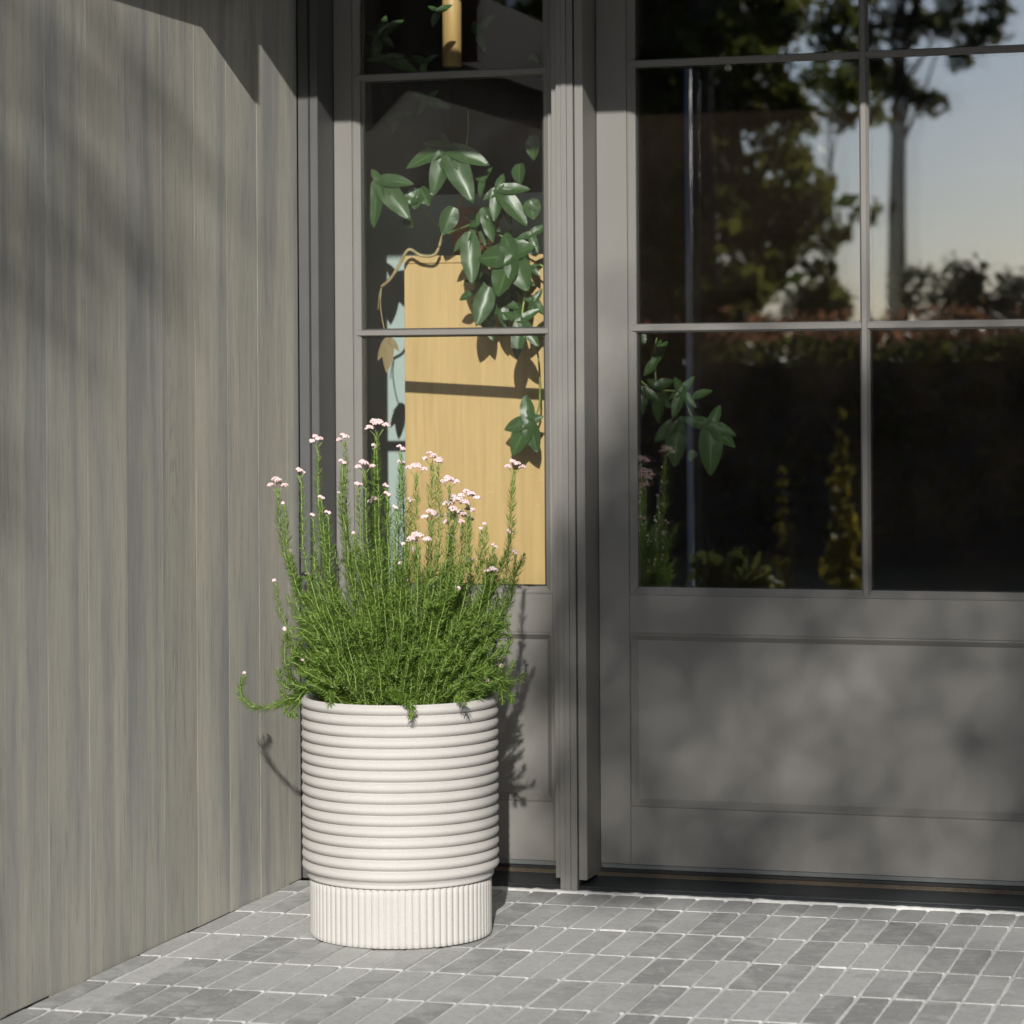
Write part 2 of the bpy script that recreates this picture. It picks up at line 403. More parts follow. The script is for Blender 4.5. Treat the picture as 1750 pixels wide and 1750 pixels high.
# ------------------------------------------------------------------ plank-clad side wall
wall = thing('plank_wall', 'grey weathered wall of upright wooden planks left of the planter', 'wall')
joints = [0.0115, -0.066, -0.251, -0.436, -0.621, -0.803, -0.988, -1.176, -1.362, -1.548]
while joints[-1] > -2.6: joints.append(joints[-1] - 0.185)
for i in range(len(joints) - 1):
    y1, y0 = joints[i], joints[i + 1]
    zb = rng.uniform(-0.0035, 0.0015)
    off = rng.uniform(-0.00012, 0.00012)
    me = boxmesh('plank', -0.02, 0.0, -(y1 - y0) / 2 + 0.0007, (y1 - y0) / 2 - 0.0007, 0, 2.31, 0.0)
    o = put('plank', me, wall, M['wood_wall']); o.location = (off - 0.0012, (y0 + y1) / 2, zb)
wy_end = joints[-1]
box('backing', -0.26, -0.0235, wy_end, 0.0, 0.0, 2.31, M['rubber'], wall)
post = thing('steel_post', 'slim upright steel post mirrored in the left door pane', 'post', (0.0, -3.86, 0))
V, T = tube_arrays([(0.008, 0, -0.09), (0.008, 0, 1.5), (0.008, 0, 2.42)], [0.012] * 3, 16); npmesh('shaft', V, T, M['steel'], post, True)
for z in (0.0,): V, T = tube_arrays([(0.008, 0, z - 0.005), (0.008, 0, z + 0.012)], [0.05] * 2, 20); npmesh('foot_plate', V, T, M['steel'], post)

# ------------------------------------------------------------------ canopy overhead (outside the frame, it casts the hard shadow)
can = thing('canopy', 'grey timber canopy beams above the entrance throwing the sharp shadow', 'canopy')
box('cross_beam', 0.0, 4.6, -1.0, -0.95, 2.362, 2.775, M['paint'], can, 0.003)
box('side_beam', 0.0005, 0.06, wy_end, -0.345, 2.113, 2.33, M['paint'], can, 0.002)
box('bracket', 0.0005, 0.14, -0.783, -0.755, 2.107, 2.34, M['paint'], can, 0.002)

pr = [(-0.02, 2.98), (-4.2, 2.98 + 4.18 * 0.475), (-4.2, 3.12 + 4.18 * 0.475), (-0.02, 3.12)]
prism('sky_block_roof', pr, 'x', -0.3, 3.6, M['paint'], can)  # unseen roof added to block the overhead sky and deepen the shade

# ------------------------------------------------------------------ house shell and room
house = thing('house', 'grey house front around the glazed door with a dark room behind', 'house')
box('facade_wall', -1.4, 5.0, 0.004, 0.20, 2.52, 3.2, M['render'], house)
box('facade_wall', 2.14, 5.0, 0.004, 0.20, 0.0, 2.518, M['render'], house)
box('facade_wall', -1.4, -0.03, 0.004, 0.20, 0.0, 2.518, M['render'], house)
box('sky_block_wall', 3.35, 3.55, -3.8, 0.0, 0.0, 3.2, M['render'], house)  # unseen wall added to cut skylight from the right
box('room_floor', -1.4, 5.0, 0.205, 5.5, -0.06, 0.012, M['room_floor'], house)
box('room_ceiling', -1.4, 5.0, 0.203, 5.5, 2.6, 2.7, M['room_ceiling'], house)
box('room_wall', -1.5, -1.402, 0.0, 5.6, 0, 2.8, M['room_brown'], house)
box('room_wall', 5.002, 5.1, 0.0, 5.6, 0, 2.8, M['room_brown'], house)
wa, wb = onY(1225, 415, 5.5), onY(1290, 495, 5.5)
box('back_wall', -1.402, wa[0], 5.5, 5.6, 0, 2.8, M['room_brown'], house)
box('back_wall', wb[0], 5.002, 5.5, 5.6, 0, 2.8, M['room_brown'], house)
box('back_wall', wa[0], wb[0], 5.502, 5.598, 0, wb[2], M['room_brown'], house)
box('back_wall', wa[0], wb[0], 5.502, 5.598, wa[2], 2.8, M['room_brown'], house)
box('back_window_pane', wa[0], wb[0], 5.54, 5.544, wb[2], wa[2], M['glass'], house)
box('partition', -1.398, 0.42, 0.80, 0.90, 0.0125, 1.72, M['aqua'], house)

# ------------------------------------------------------------------ door frame: jambs, mullion, head, sills
ZT = 2.515
frame = thing('door_frame', 'grey painted door frame with jamb, stepped mullion and dark sills', 'door frame')
P_ = M['paint']
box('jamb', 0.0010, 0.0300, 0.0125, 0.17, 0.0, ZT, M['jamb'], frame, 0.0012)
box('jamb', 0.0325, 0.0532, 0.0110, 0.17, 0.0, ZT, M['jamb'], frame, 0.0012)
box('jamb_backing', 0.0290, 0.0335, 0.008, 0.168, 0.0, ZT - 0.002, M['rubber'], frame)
box('mullion_trim', 0.6450, 0.6612, 0.018, 0.168, 0.0285, ZT, P_, frame, 0.0010)
box('mullion_post', 0.6616, 0.6745, -0.001, 0.166, 0.0, ZT, P_, frame, 0.0008)
box('mullion_post', 0.6747, 0.6880, -0.0035, 0.165, 0.0, ZT, P_, frame, 0.0008)
box('mullion_post', 0.6882, 0.7036, -0.0015, 0.166, 0.0, ZT, P_, frame, 0.0008)
box('mullion_backing', 0.7030, 0.7070, 0.009, 0.164, 0.0, ZT - 0.002, M['rubber'], frame)
box('mullion_trim', 0.7062, 0.7268, 0.004, 0.168, 0.0285, ZT, P_, frame, 0.0010)
box('jamb', 2.0285, 2.12, -0.002, 0.17, 0.0, ZT, P_, frame, 0.002)
box('head', 0.001, 2.125, 0.0, 0.19, ZT + 0.002, ZT + 0.06, P_, frame, 0.002)
def sill(x0, x1):
    prism('sill', [(0.0, -0.02), (0.0, 0.0085), (0.002, 0.0105), (0.010, 0.0108), (0.0115, 0.0085), (0.0135, 0.0085), (0.015, 0.0118), (0.10, 0.0245), (0.20, 0.0245), (0.20, -0.02)], 'x', x0, x1, M['sill'], frame)
    for k in range(3): box('weatherstrip', x0 + .001, x1 - .001, 0.101 + k * 0.006, 0.1048 + k * 0.006, 0.0240, 0.0275 + k * 0.0018, M['brass'], frame, 0.0006)
sill(0.0540, 0.6610); sill(0.7080, 2.0280)
def sealant():
    n = 120; vs = []; fs = []
    xs = np.linspace(0.03, 2.1, n); r = random.Random(3); w = 0.012; h = 0.0
    for x in xs:
        w += r.gauss(0, 0.0013); w = min(0.017, max(0.008, w))
        hb = 0.004 + abs(r.gauss(0, 0.0014))
        vs += [(x, 0.001, hb), (x, -w * 0.5, hb * 0.8), (x, -w, 0.0004), (x, -w, -0.02), (x, 0.001, -0.02)]
    for i in range(n - 1):
        a = i * 5
        for k in range(5): fs.append((a + k, a + (k + 1) % 5, a + 5 + (k + 1) % 5, a + 5 + k))
    fs += [(0, 4, 3, 2, 1), tuple((n - 1) * 5 + k for k in range(5))]
    pyd('sealant_bead', vs, fs, M['sealant'], frame, True)
sealant()

# ------------------------------------------------------------------ glazed leaf builder (door and sidelight share the same joinery)
YD, YB = 0.122, 0.166
def leaf(root, x0, x1, xs0, xs1, zb, ztop, cols, rows, panel, gl='glass', gl_in='glass_in'):
    # xs0/xs1: inner edges of the stiles where the glass starts
    bead = 0.0215
    box('stile', x0, xs0 - bead, YD, YB, zb, ztop, P_, root, 0.0008)
    box('stile', xs1 + bead, x1, YD, YB, zb, ztop, P_, root, 0.0008)
    xa, xb = xs0 - bead + 0.0006, xs1 + bead - 0.0006
    p0, p1, g0 = panel                         # panel bottom, panel top, glass bottom
    box('rail', xa, xb, YD + 0.0004, YB, zb, p0, P_, root, 0.0007)
    box('rail', xa, xb, YD + 0.0004, YB, p1, g0 - 0.018, P_, root, 0.0007)
    box('rail', xa, xb, YD + 0.0004, YB, rows[-1][1] + 0.018, ztop, P_, root, 0.0007)
    ring_frame('panel_moulding', xa + 0.0002, xb - 0.0002, p0 + 0.0004, p1 - 0.0004, [(0, YD + 0.003), (0.004, YD + 0.0015), (0.0065, YD + 0.0035), (0.0185, YD + 0.0155), (0.0185, YB - 0.01), (0, YB - 0.01)], P_, root)
    box('panel', xa + 0.0165, xb - 0.0165, YD + 0.0145, YB - 0.012, p0 + 0.017, p1 - 0.017, P_, root)
    ztg = rows[-1][1]
    ring_frame('glazing_bead', xa + 0.0002, xb - 0.0002, g0 - 0.0176, ztg + 0.0176, [(0, YD + 0.0025), (0.004, YD + 0.0015), (0.0062, YD + 0.0032), (0.0178, YD + 0.0115), (0.0178, YB - 0.002), (0, YB - 0.002)], P_, root)
    hw, fw = 0.0108, 0.0055
    # vertical bars run through, horizontal bars butt against them
    for (a, b) in zip(cols[:-1], cols[1:]):
        xm = (a[1] + b[0]) / 2
        prism('muntin', [(xm - fw, YD + 0.002), (xm + fw, YD + 0.002), (xm + hw, YD + 0.0125), (xm + hw, YB - 0.004), (xm - hw, YB - 0.004), (xm - hw, YD + 0.0125)], 'z', g0 - 0.012, ztg + 0.012, P_, root)
    for (a, b) in zip(rows[:-1], rows[1:]):
        zm = (a[1] + b[0]) / 2; hz = (b[0] - a[1]) / 2
        for ci, (ca, cb) in enumerate(cols):
            e0 = ca - (0.013 if ci == 0 else 0.004); e1 = cb + (0.013 if ci == len(cols) - 1 else 0.004)
            prism('muntin', [(YD + 0.0028, zm - fw), (YD + 0.0028, zm + fw), (YD + 0.013, zm + hz), (YB - 0.005, zm + hz), (YB - 0.005, zm - hz), (YD + 0.013, zm - hz)], 'x', e0, e1, P_, root)
    for (ca, cb) in cols:
        for (ra, rb) in rows:
            pn = box('pane', ca - 0.003, cb + 0.003, 0.1375, 0.1410, ra - 0.003, rb + 0.003, M[gl], root)
            ring_frame('spacer', ca - 0.0025, cb + 0.0025, ra - 0.0025, rb + 0.0025, [(0, 0.1418), (0.0055, 0.1418), (0.0055, 0.1545), (0, 0.1545)], M['spacer'], pn)
            cxp, czp = (ca + cb) / 2, (ra + rb) / 2
            o = box('inner_pane', -(cb - ca) / 2 - 0.002, (cb - ca) / 2 + 0.002, -0.00175, 0.00175, -(rb - ra) / 2 - 0.002, (rb - ra) / 2 + 0.002, M[gl_in], pn)
            o.location = (cxp, 0.1570, czp); o.rotation_euler = (R(0.02), 0, R(-0.17))
    box('door_sweep', x0 + 0.001, x1 - 0.001, YD - 0.001, YB - 0.004, zb - 0.011, zb - 0.0006, M['sweep'], root, 0.001)
    box('gasket', x0 + 0.0015, x1 - 0.0015, YD + 0.006, YB - 0.006, zb - 0.0215, zb - 0.0115, M['rubber'], root)

rows = [(0.716, 1.3275), (1.348, 1.9655), (1.983, 2.42)]
door = thing('entry_door', 'wide grey door with six mirroring glass panes above a recessed panel', 'door', (0, 0, 0))
leaf(door, 0.7285, 2.0275, 0.8245, 1.926, 0.051, 2.508, [(0.8245, 1.3640), (1.3860, 1.926)], rows, (0.1895, 0.606, 0.716))
side = thing('sidelight_window', 'narrow grey sidelight window with leaves behind its glass, beside the door', 'window', (0, 0, 0))
leaf(side, 0.0545, 0.6600, 0.1225, 0.5900, 0.050, 2.508, [(0.1225, 0.5900)], [(0.7145, 1.3265), (1.3425, 1.9580), (1.975, 2.42)], (0.1925, 0.603, 0.7145), 'glass_side', 'glass_side_in')

# ------------------------------------------------------------------ planter
PC = (0.46, -0.572)
planter = thing('planter', 'off white round planter with stacked rings above a fluted foot', 'planter', (PC[0], PC[1], 0.002))
def lathe(name, prof, seg, material, parent, close=False, rfun=None):
    n = len(prof); vs = []; fs = []
    for k in range(seg):
        a = 2 * math.pi * k / seg; c, s = math.cos(a), math.sin(a)
        for j, (r, z) in enumerate(prof):
            rr_ = rfun(r, z, a, j) if rfun else r
            vs.append((rr_ * c, rr_ * s, z))
    for k in range(seg):
        k2 = (k + 1) % seg
        for j in range(n - 1): fs.append((k * n + j, k2 * n + j, k2 * n + j + 1, k * n + j + 1))
    return pyd(name, vs, fs, material, parent, True)
Rb, pitch, ztop = 0.2170, 0.02365, 0.5215
prof = [(0.0, 0.10), (0.185, 0.10), (0.198, 0.1275), (0.2045, 0.1282), (0.2052, 0.1300), (0.2052, 0.1345), (0.2045, 0.1358), (0.2055, 0.1375)]
nrib = 16
for k in range(nrib):
    z0 = ztop - (nrib - k) * pitch
    for s in range(12):
        t = s / 12
        prof_z = z0 + pitch * t
        b = math.sin(math.pi * t) ** 0.6
        r = Rb - 0.0120 + 0.0120 * b
        if k == 0 and t < 0.45: r = min(r, 0.2055 + (r - 0.2055) * 1.0) if prof_z > 0.1432 else 0.2055
        prof.append((r, max(prof_z, 0.1376)))
    prof = [(r, z) for r, z in prof]
# clean monotonic z for the lower start
zz = -1; pf = []
for r, z in prof:
    if len(pf) > 7 and z <= pf[-1][1]: continue
    pf.append((r, z))
prof = pf + [(Rb - 0.0065, ztop - 0.0006), (Rb - 0.008, ztop), (Rb - 0.0105, ztop - 0.0004), (Rb - 0.0125, ztop - 0.003), (Rb - 0.0135, ztop - 0.03), (Rb - 0.0135, ztop - 0.09), (0.0, ztop - 0.09)]
lathe('ringed_body', prof, 160, M['stone'], planter)
def flute(r, z, a, j):
    if r < 0.18: return r
    ph = (a * 80 / (2 * math.pi)) % 1.0
    return r - 0.0048 * (1 - math.sin(math.pi * ph) ** 0.55)
foot = [(0.0, 0.0), (0.17, 0.0), (0.1975, 0.0), (0.2000, 0.0022)] + [(0.2000, z) for z in np.linspace(0.01, 0.126, 8)] + [(0.19, 0.1285), (0.17, 0.1285)]
lathe('fluted_foot', foot, 80 * 12, M['stone'], planter, rfun=flute)
def soil():
    vs = [(0, 0, 0.482)]; fs = []; n = 48
    for i, r in enumerate((0.06, 0.12, 0.17, 0.2037)):
        for k in range(n):
            a = 2 * math.pi * k / n; vs.append((r * math.cos(a), r * math.sin(a), 0.482 - 0.01 * (r / 0.2) ** 2 + rng.gauss(0, 0.003)))
    for k in range(n): fs.append((0, 1 + k, 1 + (k + 1) % n))
    for i in range(3):
        for k in range(n): a, b = 1 + i * n + k, 1 + i * n + (k + 1) % n; fs.append((a, b, b + n, a + n))
    tag(pyd('soil', vs, fs, M['soil'], planter, True), 'dark potting soil', 'soil'); 
soil()
del bpy.data.objects['soil']['category']

# ------------------------------------------------------------------ flowering shrub in the planter
shrub = thing('flowering_shrub', 'needle leaved shrub with pink white flower heads growing in the planter', 'shrub', (PC[0], PC[1], 0.478))
SH = np.array([PC[0], PC[1], 0.478])
BASE_Z = 0.478
ico = bmesh.new(); bmesh.ops.create_icosphere(ico, subdivisions=1, radius=1.0)
ICO_V = np.array([v.co[:] for v in ico.verts]); ICO_F = np.array([[v.index for v in f.verts] for f in ico.faces]); ico.free()
def z1(zx, zy): return 380 + zx * 0.33143, 700 + zy * 0.33143

def needles(path, s0, s1, length, step, dens=1.0, droop=0.0, nstart=0.0):
    # path: dense polyline; needles spiral round it
    seg = np.linalg.norm(np.diff(path, axis=0), axis=1); cum = np.concatenate([[0], np.cumsum(seg)]); L = cum[-1]
    cnt = max(6, int((s1 - s0) * L / step * dens)); s = (s0 + (s1 - s0) * (np.arange(cnt) + nr.random(cnt) * 0.8) / cnt) * L
    p = np.stack([np.interp(s, cum, path[:, i]) for i in range(3)], 1)
    p2 = np.stack([np.interp(s + 0.002, cum, path[:, i]) for i in range(3)], 1); p1 = np.stack([np.interp(s - 0.002, cum, path[:, i]) for i in range(3)], 1)
    t = p2 - p1; t /= np.linalg.norm(t, axis=1)[:, None] + 1e-9
    ref = np.array([0.9, 0.3, 0.1]); u = np.cross(t, ref); u /= np.linalg.norm(u, axis=1)[:, None]; w = np.cross(t, u)
    a = np.arange(cnt) * 2.39996 + nr.normal(0, 0.35, cnt)
    rad = np.cos(a)[:, None] * u + np.sin(a)[:, None] * w
    frac = s / L
    ln = length * (0.75 + 0.5 * nr.random(cnt)) * np.clip((1.06 - frac) * 6, 0.35, 1.0)
    out = np.clip(0.95 - 0.35 * np.clip((frac - 0.85) / 0.15, 0, 1) + nr.normal(0, 0.12, cnt), 0.3, 1.3)
    d1 = rad * out[:, None] + t * 0.45; d1 /= np.linalg.norm(d1, axis=1)[:, None]
    d2 = rad * (out * 0.55)[:, None] + t * 0.85; d2 /= np.linalg.norm(d2, axis=1)[:, None]
    side_ = np.cross(d1, t); side_ /= np.linalg.norm(side_, axis=1)[:, None] + 1e-9
    tw = nr.normal(0, 0.5, cnt)[:, None]; nrm = np.cross(side_, d1); side_ = side_ * np.cos(tw) + nrm * np.sin(tw)
    w0 = 0.00075 + 0.0003 * nr.random(cnt)[:, None]
    mid = p + d1 * (ln * 0.5)[:, None]; tip = mid + d2 * (ln * 0.5)[:, None]
    V = np.stack([p - side_ * w0 * 0.8, p + side_ * w0 * 0.8, mid - side_ * w0, mid + side_ * w0, tip], 1).reshape(-1, 3)
    k = np.arange(cnt) * 5
    T = np.concatenate([np.stack([k, k + 1, k + 3], 1), np.stack([k, k + 3, k + 2], 1), np.stack([k + 2, k + 3, k + 4], 1)])
    return V, T
def flower(tip, tdir, r):
    Vs, Ts, o = [], [], 0
    n = max(8, int(14 + (r / 0.012) ** 2 * 52))
    tdir = tdir / np.linalg.norm(tdir)
    u = np.cross(tdir, [0.3, 0.8, 0.2]); u /= np.linalg.norm(u); w = np.cross(tdir, u)
    sub = []
    for k in range(max(1, int(r / 0.0042))):
        a = k * 2.4 + nr.random() * 0.5; q = math.sqrt((k + 0.3) / max(1, int(r / 0.0042))) * r * 0.85
        sub.append((q * math.cos(a), q * math.sin(a), r * 0.85 * (1 - (q / r) ** 2) + nr.normal(0, r * 0.07)))
    for k in range(n):
        s = sub[k % len(sub)]; sr = max(0.0032, r * 0.33)
        a = nr.random() * 6.283; q = math.sqrt(nr.random()) * sr
        h = s[2] + math.sqrt(max(0, sr * sr - q * q)) * 0.75 + nr.normal(0, 0.0007)
        c = tip + u * (s[0] + q * math.cos(a)) + w * (s[1] + q * math.sin(a)) + tdir * h
        br = 0.0017 + 0.0009 * nr.random()
        e = ICO_V * br * np.array([1, 1, 1.0]) + tdir * 0
        Vs.append(e + c); Ts.append(ICO_F + o); o += len(ICO_V)
    return np.vstack(Vs), np.vstack(Ts)
def flower_stalks(tip, tdir, r):
    Vs, Ts, o = [], [], 0; tdir = tdir / np.linalg.norm(tdir)
    u = np.cross(tdir, [0.3, 0.8, 0.2]); u /= np.linalg.norm(u); w = np.cross(tdir, u)
    for k in range(6):
        a = k * 1.05; e = tip + (u * math.cos(a) + w * math.sin(a)) * r * 0.6 + tdir * r * 0.25
        V, T = tube_arrays([tip - tdir * r * 1.0, tip - tdir * r * 0.3 + (e - tip) * .35, e], [0.0006, 0.0005, 0.0005], 4); Vs.append(V); Ts.append(T + o); o += len(V)
    return np.vstack(Vs), np.vstack(Ts)
NST = [0]
def stem(path, nlen=0.0135, step=0.00115, s0=0.02, head=0.0, thick=0.0014, dry=False):
    path = np.asarray(path); n = len(path)
    V, T = tube_arrays(path - SH, np.linspace(thick * 1.25, thick * 0.6, n), 5)
    st_ = npmesh('stem', V, T, M['stem_dry' if dry else 'stem'], shrub, True)
    V, T = needles(path, s0, 1.0, nlen, step)
    npmesh('foliage', V - SH, T, M['needle_dry' if dry else 'needle'], st_)
    if head:
        td = path[-1] - path[-4]; td = td / np.linalg.norm(td) * 0.7 + np.array([0.0, -0.08, 0.75])
        V, T = flower(path[-1], td, head); npmesh('flower_head', V - SH, T, M['bud'], st_, True)
        V, T = flower_stalks(path[-1], td, head); npmesh('flower_stalk', V - SH, T, M['stem'], st_, True)
    NST[0] += 1
def wobble(path, amp):
    n = len(path); w = np.cumsum(nr.normal(0, 1, (n, 3)), 0); w -= np.linspace(0, 1, n)[:, None] * w[-1]; w *= amp / max(1, math.sqrt(n))
    return path + w
heads = [(490,180,35),(630,172,32),(797,118,50),(785,203,18),(920,225,28),(925,298,26),(620,288,22),(733,315,38),(702,405,24),(610,450,18),(400,343,27),(285,413,40),(512,467,18),(545,545,17),(468,560,17),(845,408,18),(853,452,20),(790,492,30),(890,517,15),(968,480,16),(1000,335,42),(1080,275,40),(1112,292,26),(1170,397,38),(1268,478,44),(1200,525,56),(1275,550,34),(1185,598,42),(1235,590,44),(1080,577,42),(1010,703,52),(990,752,28),(1505,318,40),(1358,605,14),(1338,628,14),(1480,645,15),(1400,715,16),(1510,750,16),(1395,850,30),(1280,790,20),(685,648,14),(925,808,14),(955,893,12),(445,863,16),(275,893,12),(327,1138,11),(422,1300,9),(1360,1407,18),(1430,1325,16),(1225,895,10),(320,495,12),(360,745,14),(1175,665,18),(940,705,12)]
for i, (zx, zy, zr) in enumerate(heads):
    px, py = z1(zx, zy)
    xo = (zx - 890) / 600.0
    lim = math.sqrt(max(0.05, 1 - min(0.95, xo * xo)))
    yo = rng.uniform(-0.15, 0.11) * lim
    if zr > 45: yo -= 0.05
    if zy < 260: yo = rng.uniform(-0.05, 0.06)
    T = onY(px, py, PC[1] + yo)
    if T[0] < 0.06: T = onX(px, py, 0.06)
    bx = PC[0] + (T[0] - PC[0]) * 0.16 + rng.gauss(0, 0.022); by = PC[1] + (T[1] - PC[1]) * 0.3 + rng.gauss(0, 0.022)
    B = np.array([bx, by, BASE_Z])
    hgt = T[2] - BASE_Z
    c1 = B + np.array([(T[0] - B[0]) * 0.55, (T[1] - B[1]) * 0.5, hgt * 0.30]); c2 = B + np.array([(T[0] - B[0]) * 0.92, (T[1] - B[1]) * 0.9, hgt * 0.66])
    path = wobble(catmull([B, c1, c2, T], 22), 0.007)
    path[-1] = T
    stem(path, nlen=0.0170 + 0.003 * rng.random(), step=0.00088, s0=0.10, head=zr * 0.33143 / 776 * 1.32, thick=0.0015)
# leafy shoots without flowers filling the bush
env = [(300, 1080), (330, 900), (420, 700), (560, 640), (800, 640), (1000, 640), (1200, 760), (1420, 700), (1500, 800), (1480, 1000), (1520, 1150)]
ex = np.array([e[0] for e in env]); ez = np.array([e[1] for e in env])
for i in range(330):
    zx = rng.uniform(330, 1500)
    top = float(np.interp(zx, np.sort(ex), ez[np.argsort(ex)]))
    zy = top + (1440 - top) * rng.random() ** 0.75
    if i < 120: zy = rng.uniform(980, 1450)
    elif i < 220: zy = rng.uniform(720, 1150)
    px, py = z1(zx, zy)
    xo = (zx - 890) / 620.0; lim = math.sqrt(max(0.05, 1 - min(0.95, xo * xo)))
    yo = rng.uniform(-0.19, 0.16) * lim
    if i < 120: yo = -abs(rng.uniform(0.02, 0.185)) * lim
    T = onY(px, py, PC[1] + yo)
    if T[0] < 0.05: T = onX(px, py, 0.05)
    T[2] = max(T[2], 0.505)
    ang = math.atan2(T[1] - PC[1], T[0] - PC[0]); rad_ = min(0.15, math.hypot(T[0] - PC[0], T[1] - PC[1]) * rng.uniform(0.15, 0.7))
    B = np.array([PC[0] + rad_ * math.cos(ang) + rng.gauss(0, .012), PC[1] + rad_ * math.sin(ang) + rng.gauss(0, .012), BASE_Z])
    hgt = T[2] - BASE_Z
    bend = rng.uniform(0.35, 0.75)
    c1 = B + np.array([(T[0] - B[0]) * bend * 0.6, (T[1] - B[1]) * bend * 0.6, hgt * 0.45]); c2 = B + np.array([(T[0] - B[0]) * 0.8, (T[1] - B[1]) * 0.8, hgt * rng.uniform(0.75, 0.98)])
    path = wobble(catmull([B, c1, c2, T], 16), 0.008)
    dry = 430 < zx < 640 and 1080 < zy and rng.random() < 0.18
    stem(path, nlen=0.0150 + 0.004 * rng.random(), step=0.00095, s0=0.05, thick=0.0012, dry=dry)
# sprigs that can be told apart in the photograph: over the rim, out to the left, out to the right
def zpt(zx, zy, dy):
    px, py = z1(zx, zy); return onY(px, py, PC[1] + dy)
sprigs = [([(420, 1440, -0.02), (370, 1500, -0.05), (290, 1520, -0.06), (200, 1540, -0.06), (130, 1515, -0.06), (92, 1450, -0.06), (117, 1372, -0.06)], 13),
          ([(430, 1440, -0.04), (380, 1500, -0.07), (330, 1545, -0.08), (345, 1585, -0.08)], 0),
          ([(450, 1440, 0.0), (380, 1430, -0.03), (330, 1340, -0.04), (320, 1240, -0.04), (327, 1145, -0.04)], 11),
          ([(430, 1440, 0.0), (370, 1410, -0.03), (345, 1350, -0.05), (360, 1290, -0.06)], 0),
          ([(440, 1440, -0.02), (390, 1470, -0.05), (330, 1490, -0.07), (300, 1450, -0.07)], 0),
          ([(440, 1440, -0.03), (380, 1480, -0.06), (320, 1500, -0.08), (285, 1530, -0.085)], 0),
          ([(430, 1450, -0.02), (390, 1520, -0.06), (365, 1560, -0.07), (385, 1590, -0.075)], 0),
          ([(420, 1430, 0.01), (350, 1440, -0.02), (300, 1400, -0.03), (290, 1340, -0.03)], 0),
          ([(470, 1430, 0.01), (400, 1330, -0.02), (390, 1250, -0.03), (425, 1180, -0.03)], 0),
          ([(900, 1460, -0.14), (935, 1490, -0.205), (965, 1520, -0.232), (975, 1560, -0.236), (968, 1595, -0.236)], 0),
          ([(880, 1465, -0.15), (915, 1495, -0.205), (960, 1500, -0.228), (985, 1545, -0.238)], 0),
          ([(1250, 1440, -0.05), (1350, 1370, -0.06), (1450, 1400, -0.06), (1540, 1385, -0.05), (1555, 1360, -0.05)], 0),
          ([(1250, 1440, -0.03), (1380, 1420, -0.05), (1470, 1460, -0.06), (1500, 1510, -0.06)], 0),
          ([(1300, 1430, -0.03), (1420, 1410, -0.05), (1440, 1470, -0.06), (1445, 1515, -0.06)], 0),
          ([(1250, 1440, 0.0), (1330, 1300, 0.0), (1430, 1380, -0.02), (1490, 1330, -0.02), (1500, 1295, -0.02)], 0),
          ([(1200, 1440, 0.0), (1350, 1200, 0.0), (1410, 1100, 0.0), (1470, 980, 0.0), (1500, 880, 0.0), (1560, 745, 0.0)], 0),
          ([(1200, 1440, 0.02), (1400, 1150, 0.02), (1380, 1050, 0.02), (1480, 1140, 0.02)], 0),
          ([(1090, 1440, -0.10), (1050, 1300, -0.12), (1070, 1150, -0.12), (1100, 1040, -0.12), (1220, 930, -0.12)], 10),
          ([(1040, 1300, -0.12), (1070, 1245, -0.14), (1150, 1240, -0.15)], 0),
          ([(560, 1450, -0.16), (555, 1490, -0.19), (560, 1520, -0.205)], 0),
          ([(1215, 1450, -0.16), (1240, 1490, -0.19), (1255, 1515, -0.20)], 0)]
for pts, hd in sprigs:
    P3 = [zpt(*q) for q in pts]
    P3 = [np.array([max(q[0], 0.035), q[1], q[2]]) for q in P3]
    stem(catmull(P3, 8 * len(P3)), nlen=0.0185, step=0.00065, s0=0.0, head=hd * 0.33143 / 776, thick=0.0013)

# ------------------------------------------------------------------ things behind the glass
cab = thing('wooden_cabinet', 'honey coloured wooden cabinet with thin top standing behind the sidelight', 'cabinet', (0.126, 0.441, 0.012))
cab.rotation_euler = (0, 0, math.atan(0.138))
CT = 1.527
box('front_panel', 0.0, 0.56, 0.0, 0.018, 0.0, CT - 0.0205, M['ash'], cab, 0.001)
box('side_panel', 0.0, 0.018, 0.0185, 0.27, 0.0, CT - 0.0205, M['ash'], cab)
box('side_panel', 0.542, 0.56, 0.0185, 0.27, 0.0, CT - 0.0205, M['ash'], cab)
box('back_panel', 0.0185, 0.5415, 0.255, 0.27, 0.0, CT - 0.021, M['ash'], cab)
box('top', -0.001, 0.561, -0.002, 0.272, CT - 0.0195, CT, M['ash'], cab, 0.001)
lamp = thing('pendant_tube', 'round light wooden tube hanging above the plants behind the sidelight', 'pendant', (0.208, 0.6, 2.04))
V, T = tube_arrays([(0, 0, 0.0), (0, 0, 0.003), (0, 0, 0.40)], [0.0215, 0.0255, 0.0255], 28); npmesh('tube', V, T, M['ash'], lamp, True)
V, T = tube_arrays([(0, 0, 0.40), (0, 0, 0.56)], [0.003, 0.003], 8); npmesh('cable', V, T, M['rubber'], lamp, True)
tp = thing('terracotta_pot', 'small terracotta pot half hidden by leaves on the wooden cabinet', 'pot', (0.27, 0.59, CT + 0.0125))
lathe('pot_body', [(0.0, 0.0), (0.052, 0.0), (0.068, 0.10), (0.075, 0.10), (0.077, 0.125), (0.071, 0.127), (0.066, 0.11), (0.0, 0.105)], 40, M['terracotta'], tp)

